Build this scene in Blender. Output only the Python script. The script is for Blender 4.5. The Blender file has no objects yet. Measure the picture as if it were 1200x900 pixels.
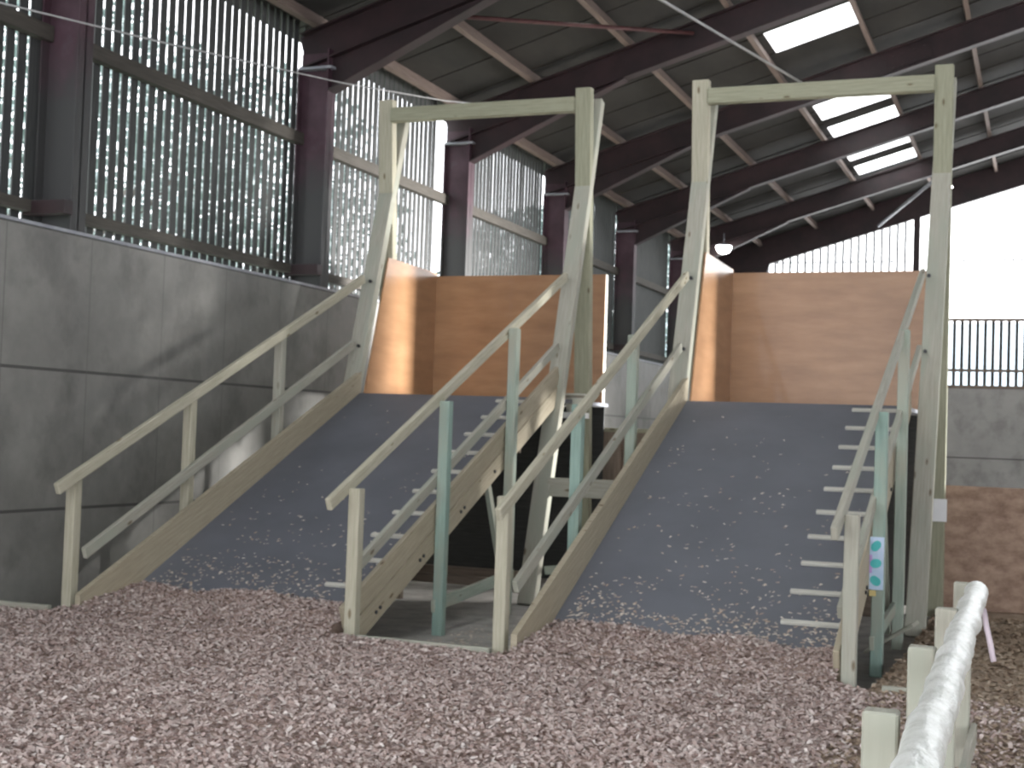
import bpy, bmesh, math, random
from mathutils import Vector, Matrix, noise
random.seed(7)
sc = bpy.context.scene
col = sc.collection

# ------------------------------------------------------------------ camera
F_PX, YAW, PITCH, ROLL, EYE = 1600.0, 0.37453631, 0.03611081, 0.03413352, 1.6
fw = Vector((-math.sin(YAW)*math.cos(PITCH), math.cos(YAW)*math.cos(PITCH), math.sin(PITCH)))
rt = Vector((math.cos(YAW), math.sin(YAW), 0)); up = rt.cross(fw)
rt, up = rt*math.cos(ROLL)+up*math.sin(ROLL), -rt*math.sin(ROLL)+up*math.cos(ROLL)
cam = bpy.data.cameras.new('camera'); co = bpy.data.objects.new('camera', cam); col.objects.link(co)
cam.sensor_width = 36; cam.lens = F_PX/1200*36; cam.clip_end = 600
cam.dof.use_dof = True; cam.dof.focus_distance = 2.0; cam.dof.aperture_fstop = 14
M = Matrix((rt, up, -fw)).transposed().to_4x4(); M.translation = (0, 0, EYE)
co.matrix_world = M
sc.camera = co

# ------------------------------------------------------------------ light
w = bpy.data.worlds.new('overcast'); sc.world = w; w.use_nodes = True
bg = w.node_tree.nodes['Background']
bg.inputs[0].default_value = (0.93, 0.955, 1.0, 1); bg.inputs[1].default_value = 1.0
sd = bpy.data.lights.new('sun', 'SUN'); so = bpy.data.objects.new('sun', sd); col.objects.link(so)
sd.energy = 2.6; sd.angle = math.radians(12); sd.color = (1, .97, .92)
so.rotation_euler = Vector((-0.10, -0.80, -0.62)).to_track_quat('-Z', 'Y').to_euler()
dd = bpy.data.lights.new('side_door_daylight', 'AREA'); do = bpy.data.objects.new('side_door_daylight', dd); col.objects.link(do)
dd.shape = 'RECTANGLE'; dd.size = 5.0; dd.size_y = 2.6; dd.energy = 600; dd.color = (1, .98, .95); dd.spread = math.radians(42)
do.location = (10.1, 22.5, 1.9); do.rotation_euler = Vector((-18.4, -3.4, -2.2)).to_track_quat('-Z', 'Y').to_euler()   # area light added for daylight from an unseen side doorway
sc.view_settings.view_transform = 'Standard'; sc.view_settings.look = 'None'
sc.view_settings.gamma = 1; sc.view_settings.use_curve_mapping = False
sc.view_settings.exposure = 2.15

# ------------------------------------------------------------------ materials
def new_mat(name):
    m = bpy.data.materials.new(name); m.use_nodes = True
    nt = m.node_tree; b = nt.nodes['Principled BSDF']
    return m, nt, b
def ramp(nt, fac, stops):
    r = nt.nodes.new('ShaderNodeValToRGB'); e = r.color_ramp.elements
    while len(e) < len(stops): e.new(.5)
    for k, (p, c) in enumerate(stops):
        e[k].position = p; e[k].color = (*c, 1)
    nt.links.new(fac, r.inputs[0]); return r.outputs[0]
def noise_n(nt, vec, scale, detail=4, rough=.6, mapping=None):
    if mapping:
        mp = nt.nodes.new('ShaderNodeMapping'); mp.inputs['Scale'].default_value = mapping
        nt.links.new(vec, mp.inputs[0]); vec = mp.outputs[0]
    n = nt.nodes.new('ShaderNodeTexNoise'); n.inputs['Scale'].default_value = scale
    n.inputs['Detail'].default_value = detail; n.inputs['Roughness'].default_value = rough
    nt.links.new(vec, n.inputs[0]); return n.outputs[0]
def mix(nt, fac, a, b, mode='MIX'):
    m = nt.nodes.new('ShaderNodeMix'); m.data_type = 'RGBA'; m.blend_type = mode
    for s, v in ((m.inputs[0], fac), (m.inputs[6], a), (m.inputs[7], b)):
        if hasattr(v, 'links') or hasattr(v, 'is_linked'): nt.links.new(v, s)
        elif isinstance(v, (int, float)): s.default_value = v
        else: s.default_value = (*v, 1)
    return m.outputs[2]
def bump(nt, b, h, strength=.3, dist=.01):
    n = nt.nodes.new('ShaderNodeBump'); n.inputs['Strength'].default_value = strength
    n.inputs['Distance'].default_value = dist
    nt.links.new(h, n.inputs['Height']); nt.links.new(n.outputs[0], b.inputs['Normal'])
def coord(nt, which='Object'):
    return nt.nodes.new('ShaderNodeTexCoord').outputs[which]
def timber(name, c1, c2, rough=.75, knots=True, stain=None):
    m, nt, b = new_mat(name)
    uv = coord(nt, 'UV')
    g = noise_n(nt, uv, 3, 5, .65, (1, 16, 1))
    c = ramp(nt, g, [(.3, c1), (.7, c2)])
    if knots:
        v = nt.nodes.new('ShaderNodeTexVoronoi'); v.inputs['Scale'].default_value = 1
        mp = nt.nodes.new('ShaderNodeMapping'); mp.inputs['Scale'].default_value = (2.6, 7, 1)
        nt.links.new(uv, mp.inputs[0]); nt.links.new(mp.outputs[0], v.inputs[0])
        k = ramp(nt, v.outputs[0], [(.07, (.45, .38, .3)), (.13, (1, 1, 1))])
        c = mix(nt, 1.0, c, k, 'MULTIPLY')
    if stain:
        s = noise_n(nt, uv, 1.4, 3, .5, (1, 3, 1))
        c = mix(nt, ramp(nt, s, [(.45, (0, 0, 0)), (.62, (1, 1, 1))]), c, stain)
    nt.links.new(c, b.inputs['Base Color']); b.inputs['Roughness'].default_value = rough
    bump(nt, b, g, .15, .004)
    return m
T_PINE = timber('treated_pine', (.36, .34, .25), (.52, .49, .385))
T_GREY = timber('weathered_pine', (.32, .308, .25), (.46, .445, .375), stain=(.36, .37, .305))
T_STR = timber('stringer_pine', (.34, .295, .21), (.47, .415, .31))
T_TEAL = timber('green_tinted_post', (.21, .31, .265), (.30, .41, .355), knots=False, stain=(.31, .35, .29))
T_PALEG = timber('pale_green_post', (.27, .33, .27), (.37, .42, .355), stain=(.37, .37, .30))
T_OLIVE = timber('olive_timber', (.26, .26, .18), (.37, .365, .265))
T_BROWN = timber('old_brown_timber', (.16, .12, .09), (.28, .22, .17), knots=False)
T_DARK = timber('dark_cladding', (.035, .037, .038), (.07, .072, .07), knots=False)
T_BATTEN = timber('foot_batten_timber', (.50, .49, .43), (.68, .67, .60), knots=False)
T_PURLIN = timber('purlin_timber', (.13, .095, .08), (.22, .17, .145), knots=False)

def simple(name, c1, c2, scale=3, rough=.8, mapping=None, bmp=0, spec=None, metal=0, detail=5):
    m, nt, b = new_mat(name); v = coord(nt)
    g = noise_n(nt, v, scale, detail, .65, mapping)
    nt.links.new(ramp(nt, g, [(.32, c1), (.68, c2)]), b.inputs['Base Color'])
    b.inputs['Roughness'].default_value = rough; b.inputs['Metallic'].default_value = metal
    if spec is not None: b.inputs['Specular IOR Level'].default_value = spec
    if bmp: bump(nt, b, g, bmp, .01)
    return m
STEEL = simple('maroon_steel_paint', (.013, .007, .008), (.036, .016, .019), 2, .55)
def steel_column():
    m, nt, b = new_mat('dusty_maroon_column')
    v = coord(nt); g = noise_n(nt, v, 2.2, 5)
    c = ramp(nt, g, [(.35, (.045, .02, .028)), (.6, (.075, .038, .052)), (.75, (.09, .07, .08))])
    sep = nt.nodes.new('ShaderNodeSeparateXYZ'); nt.links.new(v, sep.inputs[0])
    a = nt.nodes.new('ShaderNodeMath'); a.operation = 'ADD'; nt.links.new(sep.outputs[2], a.inputs[0])
    mm = nt.nodes.new('ShaderNodeMath'); mm.operation = 'MULTIPLY'; mm.inputs[1].default_value = 1.6
    nt.links.new(g, mm.inputs[0]); nt.links.new(mm.outputs[0], a.inputs[1])
    mr = nt.nodes.new('ShaderNodeMapRange'); mr.inputs[1].default_value = 5.2; mr.inputs[2].default_value = 6.0
    nt.links.new(a.outputs[0], mr.inputs[0])
    c = mix(nt, mr.outputs[0], (.05, .05, .05), c)       # bare dusty zinc low down, paint higher
    nt.links.new(c, b.inputs['Base Color']); b.inputs['Roughness'].default_value = .6
    return m
COLUMN = steel_column()
GIRT = timber('dark_girt_timber', (.045, .04, .033), (.09, .08, .068), knots=False)
GALV = simple('dusty_galvanised', (.22, .23, .26), (.36, .37, .40), 6, .5)
RUBBER = None
def rubber():
    m, nt, b = new_mat('blue_grey_ramp_matting')
    v = coord(nt)
    g = noise_n(nt, v, 1.3, 6, .6); h = noise_n(nt, v, 160, 2)
    c = ramp(nt, g, [(.3, (.112, .119, .140)), (.7, (.148, .156, .182))])
    nt.links.new(c, b.inputs['Base Color']); b.inputs['Roughness'].default_value = .62
    bump(nt, b, h, .25, .003); return m
RUBBER = rubber()
def plywood(name, c1, c2, c3):
    m, nt, b = new_mat(name)
    uv = coord(nt, 'UV')
    g = noise_n(nt, uv, 1.6, 6, .6, (1, 4.5, 1)); k = noise_n(nt, uv, .9, 3)
    c = ramp(nt, g, [(.3, c1), (.5, c2), (.72, c3)])
    c = mix(nt, .35, c, ramp(nt, k, [(.35, c1), (.65, c3)]))
    nt.links.new(c, b.inputs['Base Color']); b.inputs['Roughness'].default_value = .38
    b.inputs['Coat Weight'].default_value = .15
    return m
PLY = plywood('orange_brown_plywood', (.27, .135, .06), (.36, .19, .09), (.44, .25, .13))
PLYEDGE = simple('plywood_edge', (.50, .36, .22), (.62, .47, .31), 8)
def concrete(nm='stained_concrete_panels', dark=(.13, .128, .118), mid=(.19, .186, .172), pale_tone=(.26, .253, .235), jz=-2.03, per=1.25):
    m, nt, b = new_mat(nm)
    v = coord(nt)
    g = noise_n(nt, v, .8, 8, .7); g2 = noise_n(nt, v, 2.0, 5, .6, (1, 1, .8)); g3 = noise_n(nt, v, 40, 3)
    c = ramp(nt, g, [(.25, dark), (.5, mid), (.75, pale_tone)])  # random mottling of the concrete, dark to pale
    st = ramp(nt, g2, [(.30, (.55, .55, .54)), (.50, (1, 1, 1))])
    c = mix(nt, .75, c, st, 'MULTIPLY')
    # joints: horizontal every 1.25 m (z), vertical at bays
    sep = nt.nodes.new('ShaderNodeSeparateXYZ'); nt.links.new(v, sep.inputs[0])
    def joint(out, offs, period, wid):
        a = nt.nodes.new('ShaderNodeMath'); a.operation = 'ADD'; a.inputs[1].default_value = offs; nt.links.new(out, a.inputs[0])
        p = nt.nodes.new('ShaderNodeMath'); p.operation = 'PINGPONG'; p.inputs[1].default_value = period/2; nt.links.new(a.outputs[0], p.inputs[0])
        l = nt.nodes.new('ShaderNodeMath'); l.operation = 'LESS_THAN'; l.inputs[1].default_value = wid; nt.links.new(p.outputs[0], l.inputs[0])
        return l.outputs[0]
    j1 = joint(sep.outputs[2], jz, per, .014); j2 = joint(sep.outputs[1], -10.33, 1.12, .007)
    c = mix(nt, j1, c, (.06, .06, .055)); 
    mj = nt.nodes.new('ShaderNodeMath'); mj.operation = 'MULTIPLY'; mj.inputs[1].default_value = .6; nt.links.new(j2, mj.inputs[0])
    c = mix(nt, mj.outputs[0], c, (.10, .10, .09))
    nt.links.new(c, b.inputs['Base Color'])
    b.inputs['Roughness'].default_value = .55
    bump(nt, b, g3, .15, .004); return m
CONC = concrete()
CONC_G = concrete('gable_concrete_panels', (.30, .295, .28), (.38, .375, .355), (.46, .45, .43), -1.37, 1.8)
CONC_F = simple('dusty_concrete_floor', (.28, .27, .25), (.46, .44, .41), 4, .85, bmp=.2)
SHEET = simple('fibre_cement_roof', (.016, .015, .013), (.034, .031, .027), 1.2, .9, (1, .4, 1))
def translucent(name, tint, t=.9):
    m, nt, b = new_mat(name)
    nt.nodes.remove(b)
    tr = nt.nodes.new('ShaderNodeBsdfTranslucent'); df = nt.nodes.new('ShaderNodeBsdfDiffuse')
    tr.inputs[0].default_value = (*tint, 1); df.inputs[0].default_value = (*tint, 1)
    mx = nt.nodes.new('ShaderNodeMixShader'); mx.inputs[0].default_value = 1-t
    nt.links.new(tr.outputs[0], mx.inputs[1]); nt.links.new(df.outputs[0], mx.inputs[2])
    nt.links.new(mx.outputs[0], nt.nodes['Material Output'].inputs[0]); return m
TRANS = translucent('translucent_sheet', (.97, .98, .98))
TRANS_G = translucent('translucent_gable_sheet', (.96, .97, .98))
def chips_mat(name, stops):
    m, nt, b = new_mat(name)
    geo = nt.nodes.new('ShaderNodeNewGeometry')
    c = ramp(nt, geo.outputs['Random Per Island'], stops)
    nt.links.new(c, b.inputs['Base Color']); b.inputs['Roughness'].default_value = .8; return m
CHIPS = chips_mat('wood_chip_pieces', [(0, (.29, .20, .175)), (.2, (.43, .325, .29)), (.55, (.55, .445, .41)), (.85, (.66, .56, .52)), (1, (.78, .71, .67))])
CHIPS_B = chips_mat('trodden_chip_pieces', [(0, (.22, .15, .10)), (.4, (.35, .26, .185)), (.8, (.46, .36, .27)), (1, (.58, .48, .38))])
PALECH = chips_mat('pale_chip_pieces', [(0, (.45, .33, .25)), (.5, (.62, .52, .42)), (1, (.80, .73, .64))])
CHIPBED = simple('wood_chip_bed', (.30, .21, .17), (.46, .35, .30), 45, .95, bmp=.6)
SAND = simple('trodden_brown_ground', (.26, .19, .135), (.42, .33, .25), 7, .95, bmp=.5)
OSB = simple('mottled_brown_board', (.20, .125, .09), (.44, .31, .23), 5.5, .85, (1, 1, 1.6), detail=8)
GRASS = simple('rough_grass', (.20, .27, .20), (.34, .40, .33), 2, .95)
LEAF = chips_mat('tree_leaves', [(0, (.16, .21, .20)), (.5, (.26, .33, .32)), (1, (.38, .45, .44))])
BARK = simple('bark', (.10, .09, .08), (.2, .18, .16), 8)
WHITEWRAP = None
def wrap():
    m, nt, b = new_mat('white_plastic_wrap')
    v = coord(nt); g = noise_n(nt, v, 9, 4, .6, (1, 1, 1))
    g2 = noise_n(nt, v, 22, 3, .5, (1, .35, 1))
    c = ramp(nt, g, [(.3, (.56, .58, .53)), (.5, (.78, .80, .76)), (.7, (.86, .87, .85))])
    nt.links.new(c, b.inputs['Base Color']); b.inputs['Roughness'].default_value = .35
    bump(nt, b, g2, .7, .02); return m
WHITEWRAP = wrap()
WHITE = simple('white_card', (.80, .81, .82), (.88, .88, .88), 4, .6)
PINK = simple('pinkish_strap', (.62, .52, .58), (.72, .62, .68), 6, .5)
PAIL = simple('cream_pail', (.50, .50, .42), (.60, .60, .52), 5, .4)
PAILD = simple('pail_band_brown', (.20, .18, .14), (.28, .25, .2), 5, .5)  # brown of the darker band round the pail rim
BOLT = simple('dark_bolt', (.04, .04, .045), (.08, .08, .08), 9, .4, metal=.6)
CABLE = simple('grey_cable', (.38, .38, .38), (.5, .5, .5), 5, .5)
RUST = simple('dark_red_rod', (.06, .018, .018), (.10, .03, .03), 6, .6)
NOTE_T = simple('teal_print', (.05, .42, .42), (.08, .5, .5), 6, .5)
NOTE_B = simple('pale_blue_print', (.42, .58, .74), (.58, .66, .84), 14, .5)
NOTE_V = simple('violet_print', (.42, .26, .60), (.55, .36, .70), 10, .5)
OCHRE = simple('ochre_sticker', (.62, .50, .20), (.7, .57, .26), 8, .5)
def lampmat():
    m, nt, b = new_mat('lamp_glow'); b.inputs['Emission Color'].default_value = (1, .98, .94, 1)
    b.inputs['Emission Strength'].default_value = 6; return m
GLOW = lampmat()

# ------------------------------------------------------------------ mesh helpers
class MB:
    def __init__(s): s.bm = bmesh.new(); s.uv = s.bm.loops.layers.uv.new('UVMap')
    def beam(s, p0, p1, w, t, ref=(1, 0, 0), bev=.004, tw=1.0):
        """rectangular timber from p0 to p1; w along ref, t perpendicular to it"""
        p0 = Vector(p0); p1 = Vector(p1); d = p1-p0; L = d.length; d.normalize()
        a = Vector(ref); a = (a-d*a.dot(d)).normalized(); b = d.cross(a)
        tmp = bmesh.new()
        vs = []
        for u in (0, 1):
            for sa, sb in ((-1, -1), (1, -1), (1, 1), (-1, 1)):
                k = tw if u else 1
                vs.append(tmp.verts.new((u*L, sa*w/2*k, sb*t/2*k)))
        for f in ((3, 2, 1, 0), (4, 5, 6, 7), (0, 1, 5, 4), (1, 2, 6, 5), (2, 3, 7, 6), (3, 0, 4, 7)):
            tmp.faces.new([vs[i] for i in f])
        if bev and min(w, t) > 3*bev:
            bmesh.ops.bevel(tmp, geom=list(tmp.edges), offset=bev, segments=1, affect='EDGES')
        tmp.normal_update()
        o = (random.random()*40, random.random()*40)
        mp = {}
        for v in tmp.verts: mp[v] = s.bm.verts.new(p0+d*v.co.x+a*v.co.y+b*v.co.z)
        for f in tmp.faces:
            nf = s.bm.faces.new([mp[v] for v in f.verts])
            for l, ol in zip(nf.loops, f.loops):
                c = ol.vert.co; n = f.normal
                if abs(n.z) > .7: q = (c.x+o[0], c.y+o[1])
                elif abs(n.y) > .7: q = (c.x+o[0], c.z+o[1]+3)
                else: q = (c.z+o[0], c.y+o[1])
                l[s.uv].uv = q
        tmp.free(); return s
    def box(s, x0, x1, y0, y1, z0, z1, bev=0):
        dx, dy, dz = x1-x0, y1-y0, z1-z0
        if dx >= dy and dx >= dz: return s.beam((x0, (y0+y1)/2, (z0+z1)/2), (x1, (y0+y1)/2, (z0+z1)/2), dy, dz, (0, 1, 0), bev)
        if dy >= dz: return s.beam(((x0+x1)/2, y0, (z0+z1)/2), ((x0+x1)/2, y1, (z0+z1)/2), dx, dz, (1, 0, 0), bev)
        return s.beam(((x0+x1)/2, (y0+y1)/2, z0), ((x0+x1)/2, (y0+y1)/2, z1), dx, dy, (1, 0, 0), bev)
    def prism(s, pts, axis_vec, slope=0):
        """closed polygon pts extruded by axis_vec, uv from longest spans"""
        n = len(pts); A = [s.bm.verts.new(Vector(p)) for p in pts]; B = [s.bm.verts.new(Vector(p)+Vector(axis_vec)) for p in pts]
        fs = [s.bm.faces.new(A[::-1]), s.bm.faces.new(B)]
        for i in range(n): fs.append(s.bm.faces.new((A[i], A[(i+1) % n], B[(i+1) % n], B[i])))
        for f in fs:
            f.normal_update(); nn = f.normal
            for l in f.loops:
                c = l.vert.co
                l[s.uv].uv = (c.y*math.cos(slope)+c.z*math.sin(slope), c.z*math.cos(slope)-c.y*math.sin(slope)) if abs(nn.x) > .7 else ((c.x, c.z) if abs(nn.y) > .5 else (c.x, c.y))
        return s
    def tube(s, pts, r, n=10, cap=True, radii=None):
        pts = [Vector(p) for p in pts]; rings = []
        for i, p in enumerate(pts):
            d = (pts[min(i+1, len(pts)-1)]-pts[max(i-1, 0)]).normalized()
            a = d.orthogonal().normalized() if i == 0 else (pa-d*pa.dot(d)).normalized()
            pa = a; b = d.cross(a); rr = radii[i] if radii else r
            rings.append([s.bm.verts.new(p+(a*math.cos(2*math.pi*k/n)+b*math.sin(2*math.pi*k/n))*rr) for k in range(n)])
        for i in range(len(rings)-1):
            for k in range(n):
                f = s.bm.faces.new((rings[i][k], rings[i][(k+1) % n], rings[i+1][(k+1) % n], rings[i+1][k])); f.smooth = True
        if cap: s.bm.faces.new(rings[0][::-1]); s.bm.faces.new(rings[-1])
        return s
    def build(s, name, mat, parent=None, origin=None):
        me = bpy.data.meshes.new(name)
        bmesh.ops.recalc_face_normals(s.bm, faces=s.bm.faces)
        if origin is not None:
            bmesh.ops.translate(s.bm, verts=s.bm.verts, vec=-Vector(origin))
        s.bm.to_mesh(me); s.bm.free(); me.materials.append(mat)
        o = bpy.data.objects.new(name, me); col.objects.link(o)
        if origin is not None: o.location = origin
        if parent is not None: o.parent = parent
        return o
def empty(name, loc=(0, 0, 0)):
    o = bpy.data.objects.new(name, None); col.objects.link(o); o.location = loc; o.empty_display_size = .2; return o
def tag(o, label=None, cat=None, group=None, kind=None):
    for k, v in (('label', label), ('category', cat), ('group', group), ('kind', kind)):
        if v: o[k] = v
    return o

# ================================================================== SETTING
EAVE = 6.17; SL = .30; XW = -8.3; RIDGE = 4.0
def zr(X, off=0):        # underside of rafters
    x = X if X <= RIDGE else 2*RIDGE-X
    return EAVE+SL*(x+8.3)+off
YEND = 37.0
# floor: concrete slab under and around the ramps
fl = tag(MB().box(-9.0, 16.5, -6, YEND+.2, -.45, -.2).build('floor', CONC_F), kind='structure')

# chip bed with a gently uneven top, heaped against the feet of both ramps
RAMPS = ((-7.6, -5.05), (-3.65, -1.22))
def chip_h(x, y):
    z = .035*noise.noise(Vector((x*.9, y*.9, 0)))+.018*noise.noise(Vector((x*3, y*3, 5)))
    for a, b in RAMPS:
        if a < x < b:
            t = min(1, max(0, (y-8.9)/1.1)); z += .13*t*t*(3-2*t)+t*.05*noise.noise(Vector((x*2.1, y*2, 9)))
    return z
def chip_edge(x):
    for a, b in RAMPS:
        if a+.06 < x < b-.06: return 10.5
    return 9.28
def grid_bed(name, mat, xs, ys, hf, base):
    mb = MB(); vv = {}
    def V(i, j):
        if (i, j) not in vv: vv[(i, j)] = mb.bm.verts.new((xs[i], ys[j], hf(xs[i], ys[j])))
        return vv[(i, j)]
    for i in range(len(xs)-1):
        for j in range(len(ys)-1):
            f = mb.bm.faces.new((V(i, j), V(i+1, j), V(i+1, j+1), V(i, j+1))); f.smooth = True
    # skirt
    n, m = len(xs)-1, len(ys)-1
    ring = [(i, 0) for i in range(n)]+[(n, j) for j in range(m)]+[(i, m) for i in range(n, 0, -1)]+[(0, j) for j in range(m, 0, -1)]
    low = [mb.bm.verts.new((xs[i], ys[j], base(ys[j]) if callable(base) else base)) for i, j in ring]
    for k in range(len(ring)):
        a, b = ring[k], ring[(k+1) % len(ring)]
        mb.bm.faces.new((V(*a), low[k], low[(k+1) % len(ring)], V(*b)))
    return mb.build(name, mat)
def lin(a, b, n): return [a+(b-a)*i/n for i in range(n+1)]
tag(grid_bed('chip_bed', CHIPBED, lin(XW+.012, -1.05, 60), lin(-5, 9.28, 90), chip_h, -.19), 'deep bed of pinkish brown wood chips in front of both ramps', 'ground cover', kind='stuff')
DY0, DS = 9.85, .46
def dz(y): return DS*(y-DY0)
for k, (a, b) in enumerate(RAMPS):
    tag(grid_bed('chip_heap', CHIPBED, lin(a+.11, b-.09, 24), lin(9.285, 10.6, 12), lambda x, y: max(min(chip_h(x, y), .25), dz(y)-.03), lambda y: dz(y)-.035 if y > 9.4 else -.19),
        ['wood chips heaped against the foot of the left ramp', 'wood chips heaped against the foot of the right ramp'][k], 'ground cover', kind='stuff')
def sand_h(x, y): return chip_h(x, y)-.01-.10*min(1, max(0, (y-9.3)/3))
tag(grid_bed('trodden_ground', SAND, lin(-1.05, 9, 50), lin(-5, 15.45, 90), sand_h, -.19), 'trodden brown ground to the right of the right ramp', 'ground', kind='structure')

# chip pieces -------------------------------------------------------
def in_view(p, mg=60):
    v = Vector(p)-Vector((0, 0, EYE)); z = v.dot(fw)
    if z < .5: return False
    x = 600+F_PX*v.dot(rt)/z; y = 450-F_PX*v.dot(up)/z
    return -mg-150 < x < 1200+mg+150 and -mg < y < 900+mg+120
def pieces(name, mat, n, sampler, smin, smax, tilt=.8):
    vs = []; fs = []; c = 0
    while c < n:
        p, nrm = sampler()
        c += 1
        if p is None: continue
        a = random.random()*6.283; L = random.uniform(smin, smax); W = L*random.uniform(.3, .65)
        t1 = random.uniform(-tilt, tilt); t2 = random.uniform(-tilt, tilt)
        u = Vector((math.cos(a), math.sin(a), math.sin(t1)*.9)).normalized()
        v = Vector((-math.sin(a), math.cos(a), math.sin(t2)*.9)); v = (v-u*v.dot(u)).normalized()
        if nrm is not None:
            u = (u-nrm*u.dot(nrm)*.75).normalized(); v = (v-nrm*v.dot(nrm)*.75); v = (v-u*v.dot(u)).normalized()
        nn = u.cross(v); k = len(vs); b = W*random.uniform(-.25, .25)
        P = Vector(p)
        vs += [tuple(P-u*L/2-v*W/2), tuple(P+u*L/2-v*W*.35), tuple(P+u*L*.42+v*W/2+nn*b), tuple(P-u*L*.45+v*W*.45-nn*b)]
        fs += [(k, k+1, k+2), (k, k+2, k+3)]
    me = bpy.data.meshes.new(name); me.from_pydata(vs, [], fs); me.update(); me.materials.append(mat)
    o = bpy.data.objects.new(name, me); col.objects.link(o); return o
def samp_bed():
    y = 2.2+(random.random()**1.0)*8.0; x = random.uniform(-8.2, .6)
    if x > -1.0+.5*noise.noise(Vector((y, 0, 3))) and random.random() < .55: return None, None
    if y > chip_edge(x)-.02 or (y > 9.2 and x > -1.1): return None, None
    if y > 10.25: return None, None
    p = (x, y, (chip_h(x, y) if x < -1.05 else sand_h(x, y))+random.uniform(.0, .018))
    return (p, None) if in_view(p) else (None, None)
tag(pieces('wood_chips', CHIPS, 240000, samp_bed, .017, .044), 'loose pinkish brown wood chips spread over the arena floor', 'wood chips', kind='stuff')
def samp_right():
    y = random.uniform(3, 14.8); x = random.uniform(-1.05, 2.2)
    p = (x, y, sand_h(x, y)+random.uniform(0, .012))
    return (p, None) if in_view(p) else (None, None)
tag(pieces('trodden_chips', CHIPS_B, 45000, samp_right, .025, .06, .5), 'trodden brown chips beside the white wrapped fence', 'wood chips', kind='stuff')

# kerb boards that hold the chips back
def kerb(x0, x1, label):
    tag(MB().beam((x0, 9.31, -.08), (x1, 9.31, -.08), .05, .22, (0, 1, 0)).build('kerb_board', T_GREY), label, 'board')
kerb(XW+.02, -7.75, 'weathered kerb board between the concrete wall and the left ramp')
kerb(-4.86, -3.76, 'weathered kerb board across the gap between the two ramps')
kerb(-.98, -.45, 'weathered kerb board between the right ramp and the white wrapped fence')

# left wall ---------------------------------------------------------
FR = [5.8, 10.15, 14.75, 19.18, 23.65, 28.2, 32.7]
wl = tag(MB().box(XW-.12, XW, 1.0, YEND, -.2, 3.28).build('wall_left', CONC), kind='structure')
MB().box(XW-.13, XW+.012, 1.0, YEND, 3.28, 3.31).build('capping_strip', GALV, wl)
bays = [(1.2, 6.0)]+[(FR[i], FR[i+1]) for i in range(len(FR)-1)]+[(32.7, YEND)]
for bi, (a, b) in enumerate(bays):
    mb = MB(); y = a+.10
    while y < b-.10:
        wd = .104+random.uniform(-.010, .008)
        if a == 5.8 and y > b-.30: wd = .15
        if not (a == 14.75 and y > b-.42) : mb.box(XW-.516, XW-.50, y, y+wd, 3.05, 6.7)
        y += .15 if a > 0 else .15
    mb.build('slat_cladding', T_DARK, wl)
    for z, hh in ((3.53, .11), (5.17, .15)):
        MB().beam((XW-.43, a+.02, z), (XW-.43, b-.02, z), .10, hh, (1, 0, 0)).build('girt', GIRT, wl)
# far gable wall ----------------------------------------------------
wf = tag(MB().box(XW-.5, 16.3, YEND, YEND+.15, -.2, 3.17).build('wall_far', CONC_G), kind='structure')
def corrugated(x0, x1, z0, ztop, y, pitch=.2, amp=.03, seg=8):
    mb = MB(); n = int((x1-x0)/pitch*seg); prev = None
    for i in range(n+1):
        x = x0+(x1-x0)*i/n; yy = y+amp*math.cos(2*math.pi*x/pitch)
        a = mb.bm.verts.new((x, yy, z0)); b = mb.bm.verts.new((x, yy, ztop(x)))
        if prev:
            f = mb.bm.faces.new((prev[0], a, b, prev[1])); f.smooth = True
        prev = (a, b)
    return mb
g = corrugated(XW-.4, 12, 4.97, lambda x: zr(x, .6), YEND+.1).build('translucent_cladding', TRANS_G, wf)
mb = MB(); x = XW-.3
while x < 12: mb.box(x, x+.08, YEND+.03, YEND+.06, 3.17, 4.95); x += .19
mb.build('louvre_bars', T_DARK, wf)
for z in (3.2, 3.62, 4.93): MB().box(XW-.4, 12, YEND-.05, YEND+.02, z-.035, z+.035).build('louvre_rail', T_BROWN, wf)
mb = MB(); x = XW
while x < 12:
    if zr(x) > 6.5: mb.tube([(x, YEND+.06, 6.47), (x, YEND-.01, 6.47)], .036, 6)
    x += .2
mb.build('sheet_fixings', GALV, wf)
MB().beam((-3.27, YEND-.12, 3.1), (-3.27, YEND-.12, zr(-3.27)), .16, .2, (1, 0, 0)).build('wind_post', STEEL, wf)
vb = MB(); vb.prism([(XW-.5, YEND-.2, zr(XW-.5, -.10)), (RIDGE, YEND-.2, zr(RIDGE, -.10)), (RIDGE, YEND-.2, zr(RIDGE, .62)), (XW-.5, YEND-.2, zr(XW-.5, .62))], (0, .16, 0))
vb.prism([(XW-.5, YEND-.15, 4.9), (XW-.5, YEND-.15, zr(XW-.5, -.1)), (-7.1, YEND-.15, zr(-7.1, -.1)), (-7.6, YEND-.15, 4.9)], (0, .1, 0))
vb.build('verge_beam', STEEL, wf)
mb = MB(); x = -7.4
while x < -3.4:
    mb.box(x, x+.06, YEND-.02, YEND+.04, 4.97, zr(x, 0)); x += .2
mb.build('corrugation_ribs', GALV, wf)  # grey ribs added in place of corrugation shading lost in the bright sheet
HILL = simple('haze_tinted_hill', (.22, .28, .32), (.34, .41, .46), .05, .95)  # distance haze is mixed into the hill's colour
hill = tag(grid_bed('distant_hill', HILL, lin(-160, 140, 40), lin(150, 260, 8), lambda x, y: max(0, 21+4*noise.noise(Vector((x*.02, 0, 4))))*min(1, (y-150)/60), -2), kind='structure')
# right side: low concrete wall, open above it
tag(MB().box(16.3, 16.42, -4, YEND, -.2, 3.28).build('wall_right', CONC), kind='structure')

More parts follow.
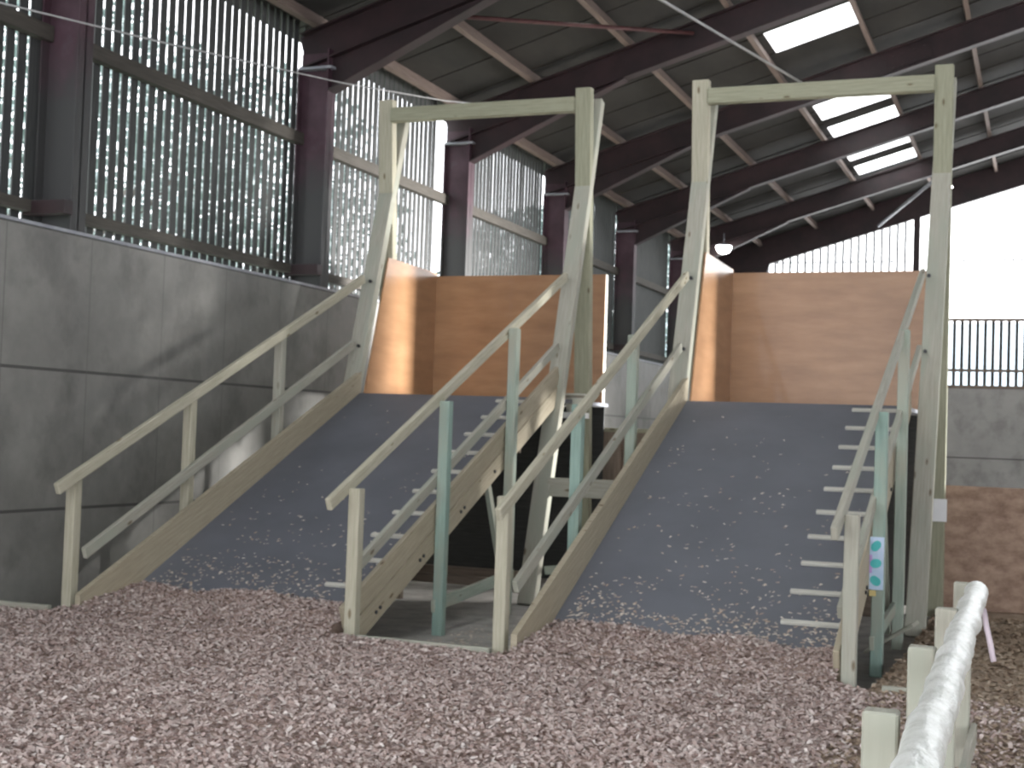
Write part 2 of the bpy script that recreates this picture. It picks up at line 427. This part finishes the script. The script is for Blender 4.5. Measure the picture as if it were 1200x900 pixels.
# roof --------------------------------------------------------------
cuts = [(-6.5+2.2*i, -5.0+2.2*i) for i in range(11)]+[(21.15, 22.3), (26.0, 27.25), (27.85, 29.0), (30.3, 31.35), (31.95, 33.0)]  # evenly spaced run: out-of-view skylights added for top light on the chips
SX = (-4.28, -2.95)
def slab(mb, xa, xb, ya, yb, off=.63, th=.04):
    pts = [(xa, ya, zr(xa, off)), (xb, ya, zr(xb, off)), (xb, ya, zr(xb, off+th)), (xa, ya, zr(xa, off+th))]
    mb.prism(pts, (0, yb-ya, 0))
mb = MB()
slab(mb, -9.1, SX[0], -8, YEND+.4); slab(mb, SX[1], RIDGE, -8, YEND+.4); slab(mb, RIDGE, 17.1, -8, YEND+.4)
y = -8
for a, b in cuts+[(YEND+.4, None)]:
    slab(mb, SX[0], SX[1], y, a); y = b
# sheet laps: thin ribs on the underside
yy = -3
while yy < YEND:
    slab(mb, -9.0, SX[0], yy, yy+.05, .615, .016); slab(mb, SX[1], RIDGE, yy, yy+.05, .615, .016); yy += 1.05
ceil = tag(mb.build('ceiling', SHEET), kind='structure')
for a, b in cuts:
    mb = MB(); slab(mb, SX[0]+.0, SX[1], a, b, .645, .004); mb.build('skylight_sheet', TRANS, ceil)
for X in (-8.55, -7.36, -5.88, -4.4, -2.88, -1.36, .14, 1.64, 3.14):
    MB().beam((X, -8, zr(X, .535)), (X, YEND, zr(X, .535)), .075, .16, (1, 0, SL), 0).build('purlin', T_PURLIN, ceil)

# steel portal frames ----------------------------------------------
ords = ['just out of view behind the camera side', 'nearest the camera at far left', 'second from the camera, left of the left gantry', 'with the bright white slit beside it', 'fourth along the left wall', 'fifth along the left wall', 'farthest along the left wall']
for k, Y in enumerate(FR):
    if k == 0: continue
    pf = tag(empty('portal_frame', (XW-.25, Y, 3.0)), 'maroon steel portal frame, column '+ords[k], 'steel frame', 'steel portal frames along the barn')
    o = (XW-.25, Y, 3.0)
    def P(mb, nm, mat=STEEL):
        ob = mb.build(nm, mat); ob.parent = pf; ob.matrix_parent_inverse = Matrix.Translation(o).inverted(); return ob
    mb = MB(); xa, xb = XW-.46, XW-.03
    mb.box(xa, xa+.02, Y-.105, Y+.105, -.2, zr(-8.4, -.1), 0); mb.box(xb-.02, xb, Y-.105, Y+.105, 3.32 if False else 3.315, zr(-8.3, .1), 0)
    mb.box(xa, xb, Y-.008, Y+.008, 3.32, zr(-8.4, .1), 0)
    P(mb, 'column', COLUMN)
    P(MB().box(xa+.02, xb+.05, Y-.115, Y+.115, 6.02, 6.05, 0), 'stiffener_plate', GALV)
    P(MB().box(xa-.02, xb+.02, Y-.22, Y-.10, 3.45, 3.58, .004), 'girt_cleat', STEEL)
    mb = MB()
    for x0, x1 in ((-8.75, RIDGE), (16.3, RIDGE)):
        r0 = Vector((x0, Y, zr(x0))); r1 = Vector((x1, Y, zr(x1)))
        for off, w_ in ((.01, .2), (.44, .2)):
            mb.beam(r0+Vector((0, 0, off)), r1+Vector((0, 0, off)), w_, .02, (0, 1, 0), 0)
        mb.beam(r0+Vector((0, 0, .225)), r1+Vector((0, 0, .225)), .012, .43, (0, 1, 0), 0)
    P(mb, 'rafter')
    # haunch: deepens the rafter over its first 2.4 m
    mb = MB(); x1 = -5.9
    mb.prism([(XW-.03, Y-.006, zr(XW)), (x1, Y-.006, zr(x1)), (XW-.03, Y-.006, zr(XW)-.42)], (0, .012, 0))
    mb.beam((XW-.03, Y, zr(XW)-.42), (x1, Y, zr(x1)-.01), .2, .02, (0, 1, 0), 0)
    P(mb, 'haunch')
    mb = MB(); mb.box(16.0, 16.3, Y-.1, Y+.1, -.2, zr(16.2, .1), 0); P(mb, 'column', COLUMN)
    # splice plate with bolts
    mb = MB(); X = -1.9 if k == 2 else -2.3
    mb.beam((X-.35, Y-.02, zr(X-.35)+.22), (X+.35, Y-.02, zr(X+.35)+.22), .03, .3, (0, 1, 0), .003)
    for q in (-.25, -.1, .1, .25):
        for s in (.12, .32): P(MB().tube([(X+q, Y-.03, zr(X+q)+s), (X+q, Y-.06, zr(X+q)+s)], .02, 6), 'bolt')
    P(mb, 'splice_plate')

# outdoors on the left ---------------------------------------------
tag(grid_bed('grass_bank', GRASS, lin(-60, -9.4, 30), lin(-10, 70, 30), lambda x, y: -.25+max(0, (-x-13))*.10+.4*noise.noise(Vector((x*.15, y*.15, 2))), -.6), kind='structure')
def tree(x, y, h, n, label):
    root = tag(empty('tree', (x, y, .2)), label, 'tree', 'trees outside beyond the slatted wall')
    z0 = .2
    pts = [(x, y, z0-.3)]+[(x+.15*math.sin(i), y+.12*math.cos(i*1.7), z0+h*.12*i) for i in range(1, 7)]
    mb = MB(); mb.tube(pts, .2, 8, radii=[.26, .22, .19, .16, .13, .09, .05])
    for i in range(9):
        a = i*2.4; b0 = Vector(pts[2+i//3]); mb.tube([b0, b0+Vector((math.cos(a)*h*.12, math.sin(a)*h*.12, h*.1)), b0+Vector((math.cos(a)*h*.24, math.sin(a)*h*.24, h*.24))], .05, 5, radii=[.07, .05, .02])
    t = mb.build('trunk', BARK); t.parent = root; t.matrix_parent_inverse = root.matrix_world.inverted() if False else Matrix.Translation((x, y, .2)).inverted()
    def s():
        while True:
            p = Vector((random.uniform(-1, 1), random.uniform(-1, 1), random.uniform(-1, 1)))
            if .35 < p.length < 1: break
        q = Vector((x+p.x*h*.36, y+p.y*h*.40, z0+h*.54+p.z*h*.48))
        if noise.noise(q*.9) < -.22: return None, None
        return q, None
    c = pieces('foliage', LEAF, n, s, .16, .34, 1.4); c.parent = root; c.matrix_parent_inverse = Matrix.Translation((x, y, .2)).inverted()
for q in ((-20.5, 25.5, 11, 9500, 'leafy tree seen through the slats of the nearest full bay'),
          (-22, 35.5, 12, 9000, 'leafy tree seen through the slats behind the left ramp rail'),
          (-13.2, 34.5, 7.4, 9000, 'dense tree close outside the bay right of the bright slit'),
          (-14.5, 45, 10, 9000, 'dense tree outside the farthest slatted bays')):
    tree(*q)

# ================================================================== RAMPS
LIP = 14.22
def ramp_thing(xl, xr, side, label, gx, bl):
    root = tag(empty('ramp', ((xl+xr)/2, 9.4, 0)), label, 'ramp')
    inv = Matrix.Translation(((xl+xr)/2, 9.4, 0)).inverted()
    def P(mb, nm, mat, lab=None, par=None):
        ob = mb.build(nm, mat)
        if par is None: ob.parent = root; ob.matrix_parent_inverse = inv
        else: ob.parent = par
        if lab: ob['label'] = lab
        return ob
    il, ir = xl+.10, xr-.06         # deck edges
    # sloping deck and platform behind the lip
    mb = MB(); mb.prism([(il, 9.45, dz(9.45)), (il, LIP, dz(LIP)), (il, LIP, dz(LIP)-.04), (il, 9.45, dz(9.45)-.04)], (ir-il, 0, 0))
    P(mb, 'deck', RUBBER, 'blue grey rubber covered sloping deck')
    P(MB().box(il, ir, LIP+.003, 16.2, dz(LIP)-.045, dz(LIP)-.003), 'platform', RUBBER)
    # stringers
    zt = lambda y: .15+.44*(y-9.44)
    left = MB(); left.prism([(xl+.05, 9.38, -.05), (xl+.05, 9.38, .13), (xl+.05, 14.25, zt(14.25)), (xl+.05, 14.25, zt(14.25)-.36), (xl+.05, 9.9, -.12)], (.05, 0, 0), math.atan(.44))
    # bring grain along the slope
    P(left, 'stringer', T_STR)
    zr_ = lambda y: .266+.45*(y-9.522)
    a, b = 9.42, 14.2
    for k, (o1, o2) in enumerate(((-.0, -.212), (-.224, -.435))):
        mb = MB(); sl = Vector((0, 1, .455)).normalized()
        c = (o1+o2)/2
        ys = a+.02 if k == 0 else a+.16
        mb.beam((xr-.03, ys, zr_(ys)+c), (xr-.03, b, zr_(b)+c), .045, .193, (1, 0, 0), .004)
        st = P(mb, 'stringer', T_STR)
        bm_ = MB()
        for y in ([9.95, 10.02, 10.75, 10.82, 11.6, 11.68, 12.4] if k else []):
            P(MB().tube([(xr-.012, y, zr_(y)+c-.01), (xr+.006, y, zr_(y)+c-.01)], .016, 8), 'bolt', BOLT)
        if k: pass
        bm_.bm.free()
    # joists under the deck and platform legs
    for y in (10.6, 11.5, 12.4, 13.3):
        P(MB().beam((il, y, dz(y)-.12), (ir-.03, y, dz(y)-.12), .05, .14, (0, 1, 0)), 'joist', T_BROWN)
    for y in (12.6, 13.4):
        P(MB().beam((il, y, .12), (ir-.03, y, .12), .05, .09, (0, 1, 0)), 'floor_tie', T_BROWN)
    # foot battens on the right half-edge
    for i in range(10):
        y = 10.38+.41*i; nv = Vector((0, -DS, 1)).normalized(); c = Vector((0, y, dz(y)))+nv*.014
        P(MB().beam((xr-bl+random.uniform(-.012, .012), c.y, c.z), (xr-.07, c.y, c.z), .045, .026, (0, 1, DS), .003), 'foot_batten', T_BATTEN)
    # guard rails
    tz = lambda y: 1.05+.45*(y-9.2)      # centre of top rail
    mz = lambda y: .46+.455*(y-9.5)
    for s, xp, xr_ in ((-1, xl-.05, xl+.025), (1, xr+.055, xr-.02)):
        for i, y in enumerate((9.43, 11.06, 12.66)):
            mats = {('A', -1): (T_PINE, T_PINE, T_GREY), ('A', 1): (T_PINE, T_TEAL, T_PALEG), ('B', -1): (T_PINE, T_TEAL, T_PALEG), ('B', 1): (T_GREY, T_TEAL, T_PALEG)}[(side, s)]
            labs = {T_TEAL: 'green tinted guard rail post', T_PALEG: 'pale green guard rail post'}
            zt_ = tz(y)+(.04 if s > 0 and i == 2 else -.02)
            zb = -.10 if i == 0 else -.2
            P(MB().beam((xp, y, zb), (xp, y, zt_), .095, .095, (1, 0, 0), .006), 'rail_post', mats[i], labs.get(mats[i]))
        xe = xr_ if s < 0 else max(xr_, gx[0]-.075)
        P(MB().beam((xr_, 9.12, tz(9.12)), (xe, 14.35, tz(14.35)), .05, .10, (1, 0, 0), .008), 'top_rail', T_GREY if side == 'B' and s > 0 else T_PINE)
        P(MB().beam((xr_, 9.50, mz(9.50)), (xe, 14.15, mz(14.15)), .045, .10, (1, 0, 0), .006), 'mid_rail', T_GREY)
        xg = xl if s < 0 else gx[0]
        for z in (tz(14.2)+.06, mz(14.0)+.06):
            yl = 13.58+.3*z-.065; P(MB().tube([(xg-.03*s, yl+.01, z), (xg-.03*s, yl-.025, z)], .02, 8), 'bolt', BOLT)
    # crossed legs of the gantry
    for s, x, x1 in ((-1, xl, xl), (1, gx[0], gx[1])):
        ztop = 5.62
        A0, A1 = Vector((x, 13.52, -.2)), Vector((x1, 15.28, ztop-.05))
        B0, B1 = Vector((x+(x1-x)*.6, 15.35, -.2)), Vector((x1, 14.85, ztop))
        P(MB().beam(A0, A1, .19, .12, (1, 0, 0), .006), 'gantry_leg', T_GREY)
        P(MB().beam(B0, B1, .186, .12, (1, 0, 0), .006), 'gantry_leg', T_OLIVE if False else T_PINE if s < 0 else T_OLIVE)
    P(MB().beam((xl+.09, 14.8, 5.42), (gx[1]-.09, 14.8, 5.42), .10, .175, (0, 1, 0), .01), 'gantry_beam', T_OLIVE)
    # plywood screens round the platform
    mb = MB(); x = xl+.105
    mb.prism([(x, 14.30, dz(LIP)), (x, 14.80, 3.68), (x, 16.2, 3.66), (x, 16.2, dz(LIP))], (.018, 0, 0))
    P(mb, 'side_panel', PLY)
    P(MB().box(x, gx[0]-.10, 16.2, 16.218, dz(LIP), 3.62), 'back_panel', PLY)
    P(MB().box(gx[0]-.18, gx[0]-.10, 16.22, 16.30, 2.0, 3.62, .004), 'panel_frame', T_BATTEN)
    P(MB().box(x, x+.08, 16.22, 16.30, 1.0, 3.60, .004), 'panel_frame', T_BATTEN)
    P(MB().box(x+.09, gx[0]-.19, 16.22, 16.28, 3.50, 3.60, .004), 'panel_frame', T_BATTEN)
    P(MB().box(x, xr-.1, 16.18, 16.198, -.2, dz(LIP)-.05), 'back_skirt', T_DARK)
    # low side tie and prop, fixed between the lower posts
    P(MB().beam((xr+.02, 11.0, .06), (xr+.02, 12.9, .18), .04, .11, (1, 0, 0), .004), 'side_tie', T_PALEG)
    P(MB().beam((xr-.06, 12.35, zr_(12.35)-.44), (xr-.06, 12.95, -.1), .05, .08, (1, 0, 0), .004), 'prop', T_PALEG)
    
    return root, P
rA, PA = ramp_thing(-7.6, -5.02, 'A', 'left ramp, blue grey deck with plywood screen beside the concrete wall', (-5.06, -5.06), .70)
rB, PB = ramp_thing(-3.68, -1.265, 'B', 'right ramp, blue grey deck with plywood screen nearer the white gable wall', (-1.13, -1.075), .575)
PA(MB().box(-5.30, -4.955, 14.80, 15.09, 1.80, 1.865, .004), 'shelf', WHITE, 'white edged shelf bracketed to the gantry leg')
# ties between the ramps
PA(MB().beam((-5.0, 13.87, 1.04), (-3.78, 13.87, 1.04), .05, .20, (0, 1, 0), .004), 'linking_beam', T_GREY)
PA(MB().beam((-5.0, 13.87, .14), (-3.78, 13.87, .30), .04, .09, (0, 1, 0), .004), 'linking_beam', T_PALEG)

# loose pale chips scattered on both decks
def samp_deck(xa, xb):
    def s():
        x = random.uniform(xa, xb); y = 9.95+abs(random.gauss(0, 1))*.42
        if random.random() < .25: y = 9.95+abs(random.gauss(0, 1))*1.2
        if random.random() < .08: y = random.uniform(10, 13.9)
        if y > 14: return None, None
        if noise.noise(Vector((x*2, y*3, 1))) < -.3: return None, None
        n = Vector((0, -DS, 1)).normalized()
        return Vector((x, y, dz(y)))+n*.006, n
    return s
tag(pieces('scattered_chips', PALECH, 900, samp_deck(-7.42, -5.15), .015, .042, .3), 'pale chips scattered on the lower deck of the left ramp', 'wood chips', kind='stuff')
tag(pieces('scattered_chips', PALECH, 1150, samp_deck(-3.5, -1.35), .015, .042, .3), 'pale chips scattered on the lower deck of the right ramp', 'wood chips', kind='stuff')
def samp_pit():
    x = random.uniform(-4.9, -3.75); y = random.uniform(9.4, 12.5)
    return ((x, y, -.192), Vector((0, 0, 1))) if random.random() < 1-(y-9.4)/4 else (None, None)
tag(pieces('spilled_chips', PALECH, 900, samp_pit, .02, .05, .3), 'pale chips spilled on the concrete between the ramps', 'wood chips', kind='stuff')

# barrier, ledge and pail between the ramps ------------------------
bar = tag(empty('board_barrier', (-4.4, 16.3, -.2)), 'dark brown board barrier closing the gap behind the two ramps', 'barrier')
inv = Matrix.Translation((-4.4, 16.3, -.2)).inverted()
for mb, nm, mt in ((MB().box(-5.32, -3.60, 16.32, 16.36, -.2, 1.66), 'panel', T_BROWN), (MB().box(-5.32, -3.60, 16.31, 16.38, 1.66, 1.71, .004), 'capping', T_OLIVE),
                   (MB().box(-4.98, -4.9, 16.22, 16.31, -.2, 1.66, .004), 'post', T_BROWN), (MB().box(-3.80, -3.72, 16.22, 16.31, -.2, 1.66, .004), 'post', T_BROWN)):
    ob = mb.build(nm, mt); ob.parent = bar; ob.matrix_parent_inverse = inv
pl = tag(empty('pail', (-5.075, 14.93, 1.867)), 'small cream pail on the white shelf at the right gantry leg of the left ramp', 'bucket')
# ================================================================== SMALL THINGS
def lathe(prof, n=24):
    mb = MB(); rings = []
    for r, z in prof: rings.append([mb.bm.verts.new((r*math.cos(2*math.pi*k/n), r*math.sin(2*math.pi*k/n), z)) for k in range(n)])
    for i in range(len(rings)-1):
        for k in range(n):
            f = mb.bm.faces.new((rings[i][k], rings[i][(k+1) % n], rings[i+1][(k+1) % n], rings[i+1][k])); f.smooth = True
    mb.bm.faces.new(rings[0][::-1]); mb.bm.faces.new(rings[-1])
    return mb
b1 = lathe([(.095, 0), (.10, .005), (.115, .20), (.12, .215), (.112, .215), (.105, .19), (.09, .02)]).build('body', PAIL); b1.parent = pl
b2 = lathe([(.121, .165), (.124, .17), (.124, .19), (.121, .195)]).build('rim_band', PAILD); b2.parent = pl

# teal and pale blue notice tied to the green post of the right ramp
nt_ = tag(empty('notice', (-1.26, 10.97, .68)), 'pale blue notice with three teal shapes on the green post', 'notice')
inv = Matrix.Translation((-1.26, 10.97, .68)).inverted()
def N(mb, nm, mat):
    o = mb.build(nm, mat); o.parent = nt_; o.matrix_parent_inverse = inv; return o
N(MB().box(-1.33, -1.165, 10.985, 10.995, .48, .89), 'sheet', NOTE_B)
for i in range(3):
    mb = MB(); c = (-1.225, 10.981, .82-.135*i); pts = []
    for k in range(14):
        a = 2*math.pi*k/14; r = .042+.007*math.sin(2*a+i*1.3)
        pts.append((c[0]+r*math.cos(a)*.9, c[1], c[2]+r*math.sin(a)))
    mb.prism(pts, (0, .0035, 0)); N(mb, 'teal_shape', NOTE_T)
N(MB().box(-1.272, -1.252, 10.982, 10.9845, .61, .75), 'violet_edge', NOTE_V)
N(MB().box(-1.27, -1.22, 10.985, 10.995, .43, .475), 'ochre_tab', OCHRE)

# white card on the gantry leg
cd = MB().beam((-1.055, 15.17, .82), (-1.055, 15.17, 1.06), .16, .008, (1, .0, .22), .002)
tag(cd.build('white_card', WHITE), 'small white card pinned low on the right gantry leg', 'card')
cd2 = None

# fence with white wrapped rail -----------------------------------
fn = tag(empty('fence', (-.38, 5, 0)), 'low timber fence with white plastic wrapped top rail, lower right', 'fence')
inv = Matrix.Translation((-.38, 5, 0)).inverted()
def Fp(mb, nm, mat, lab=None):
    o = mb.build(nm, mat); o.parent = fn; o.matrix_parent_inverse = inv
    if lab: o['label'] = lab
    return o
for y in (1.2, 2.43, 3.66, 4.90, 6.13, 7.36):
    Fp(MB().beam((-.385, y, -.12), (-.385, y, .92), .09, .075, (1, 0, 0), .006), 'post', T_GREY)
rail_pts = []; rr = []
for i in range(60):
    y = 1.0+6.28*i/59; rail_pts.append((-.225-.0145*(y-1)+.004*math.sin(i*.7), y, .885+.006*math.sin(i*.9))); rr.append(.054+.0035*math.sin(i*2.3)+.0025*math.sin(i*5.1))
for e in (0, 59): rr[e] *= .72
rail_pts.append((rail_pts[-1][0], 7.315, .885)); rr.append(.02)
Fp(MB().tube(rail_pts, .055, 16, radii=rr), 'top_rail', WHITEWRAP, 'white wrapped round rail')
Fp(MB().tube([(-.262, 6.75, .86), (-.245, 6.72, .78), (-.225, 6.70, .70), (-.21, 6.68, .63)], .013, 8), 'strap_end', PINK)
Fp(MB().beam((-.32, 1.0, .16), (-.32, 7.4, .16), .03, .10, (1, 0, 0), .004), 'lower_rail', T_GREY)

# brown kick board behind the trodden ground
kb = tag(empty('kick_board', (3.5, 15.0, -.2)), 'mottled brown board barrier behind the ground on the right', 'barrier')
inv = Matrix.Translation((3.5, 15.0, -.2)).inverted()
for i in range(4):
    x0 = -1.055+2.44*i
    o = MB().box(x0, x0+2.43, 15.5, 15.518, -.2, 1.20).build('panel', OSB); o.parent = kb; o.matrix_parent_inverse = inv
    o = MB().box(x0+1.1, x0+1.18, 15.52, 15.6, -.2, 1.15, .004).build('post', T_BROWN); o.parent = kb; o.matrix_parent_inverse = inv

# loose offcut leaning by the foot of the right ramp
tag(MB().beam((-1.42, 12.2, -.17), (-1.0, 12.0, .12), .12, .03, (0, 1, 0), .003).build('timber_offcut', T_GREY), 'short board offcut lying behind the green post of the right ramp', 'board')

# cables and rods ---------------------------------------------------
mb = MB(); pts = [(-7.6, 6.8, 4.62), (-7.6, 8.242, 4.792), (-7.6, 10.43, 5.08), (-7.6, 13.67, 5.544), (-7.6, 16.48, 6.015), (-7.6, 18.2, 6.36)]
tag(mb.tube(pts, .009, 6).build('wall_cable', CABLE), 'thin grey cable slung high along the slatted wall', 'cable')
tag(MB().tube([(-2.56, 14.80, 5.515), (-3.374, 12.0, 5.622), (-3.90, 10.2, 5.70), (-3.93, 10.15, 7.40)], .014, 6).build('gantry_cable', CABLE), 'grey cable running from the roof to the right gantry beam', 'cable')
tag(MB().tube([(-7.35, 14.9, 6.70), (-4.87, 19.05, 7.46)], .028, 8).build('tie_rod', RUST), 'dark red tie rod high under the roof between two rafters', 'rod')
tag(MB().tube([(-2.6, 32.9, 7.78), (-4.22, 36.6, 7.36)], .04, 8).build('wind_brace', GALV), 'pale diagonal brace tube under the far roof', 'brace')

def lamp(x, y, z, r, label):
    root = tag(empty('flood_lamp', (x, y, z)), label, 'lamp', 'flood lamps under the far roof')
    h = lathe([(r*.25, r*.35), (r*1.0, .02), (r*1.1, 0), (r*1.0, 0)][::1]).build('housing', GALV); h.parent = root
    g_ = lathe([(r*.25, -r*1.0), (r*.65, -r*.85), (r*.98, -r*.35), (r*.98, -.005)]).build('bulb', GLOW); g_.parent = root
    s_ = MB().tube([(0, 0, r*.3), (0, 0, r*.3+.25)], .015, 6).build('hanger', GALV); s_.parent = root
lamp(-7.34, 32.3, 6.28, .19, 'bright oval flood lamp under the far left roof')
lamp(-2.35, 35.0, 8.05, .07, 'small bright lamp right of the tall right gantry leg')
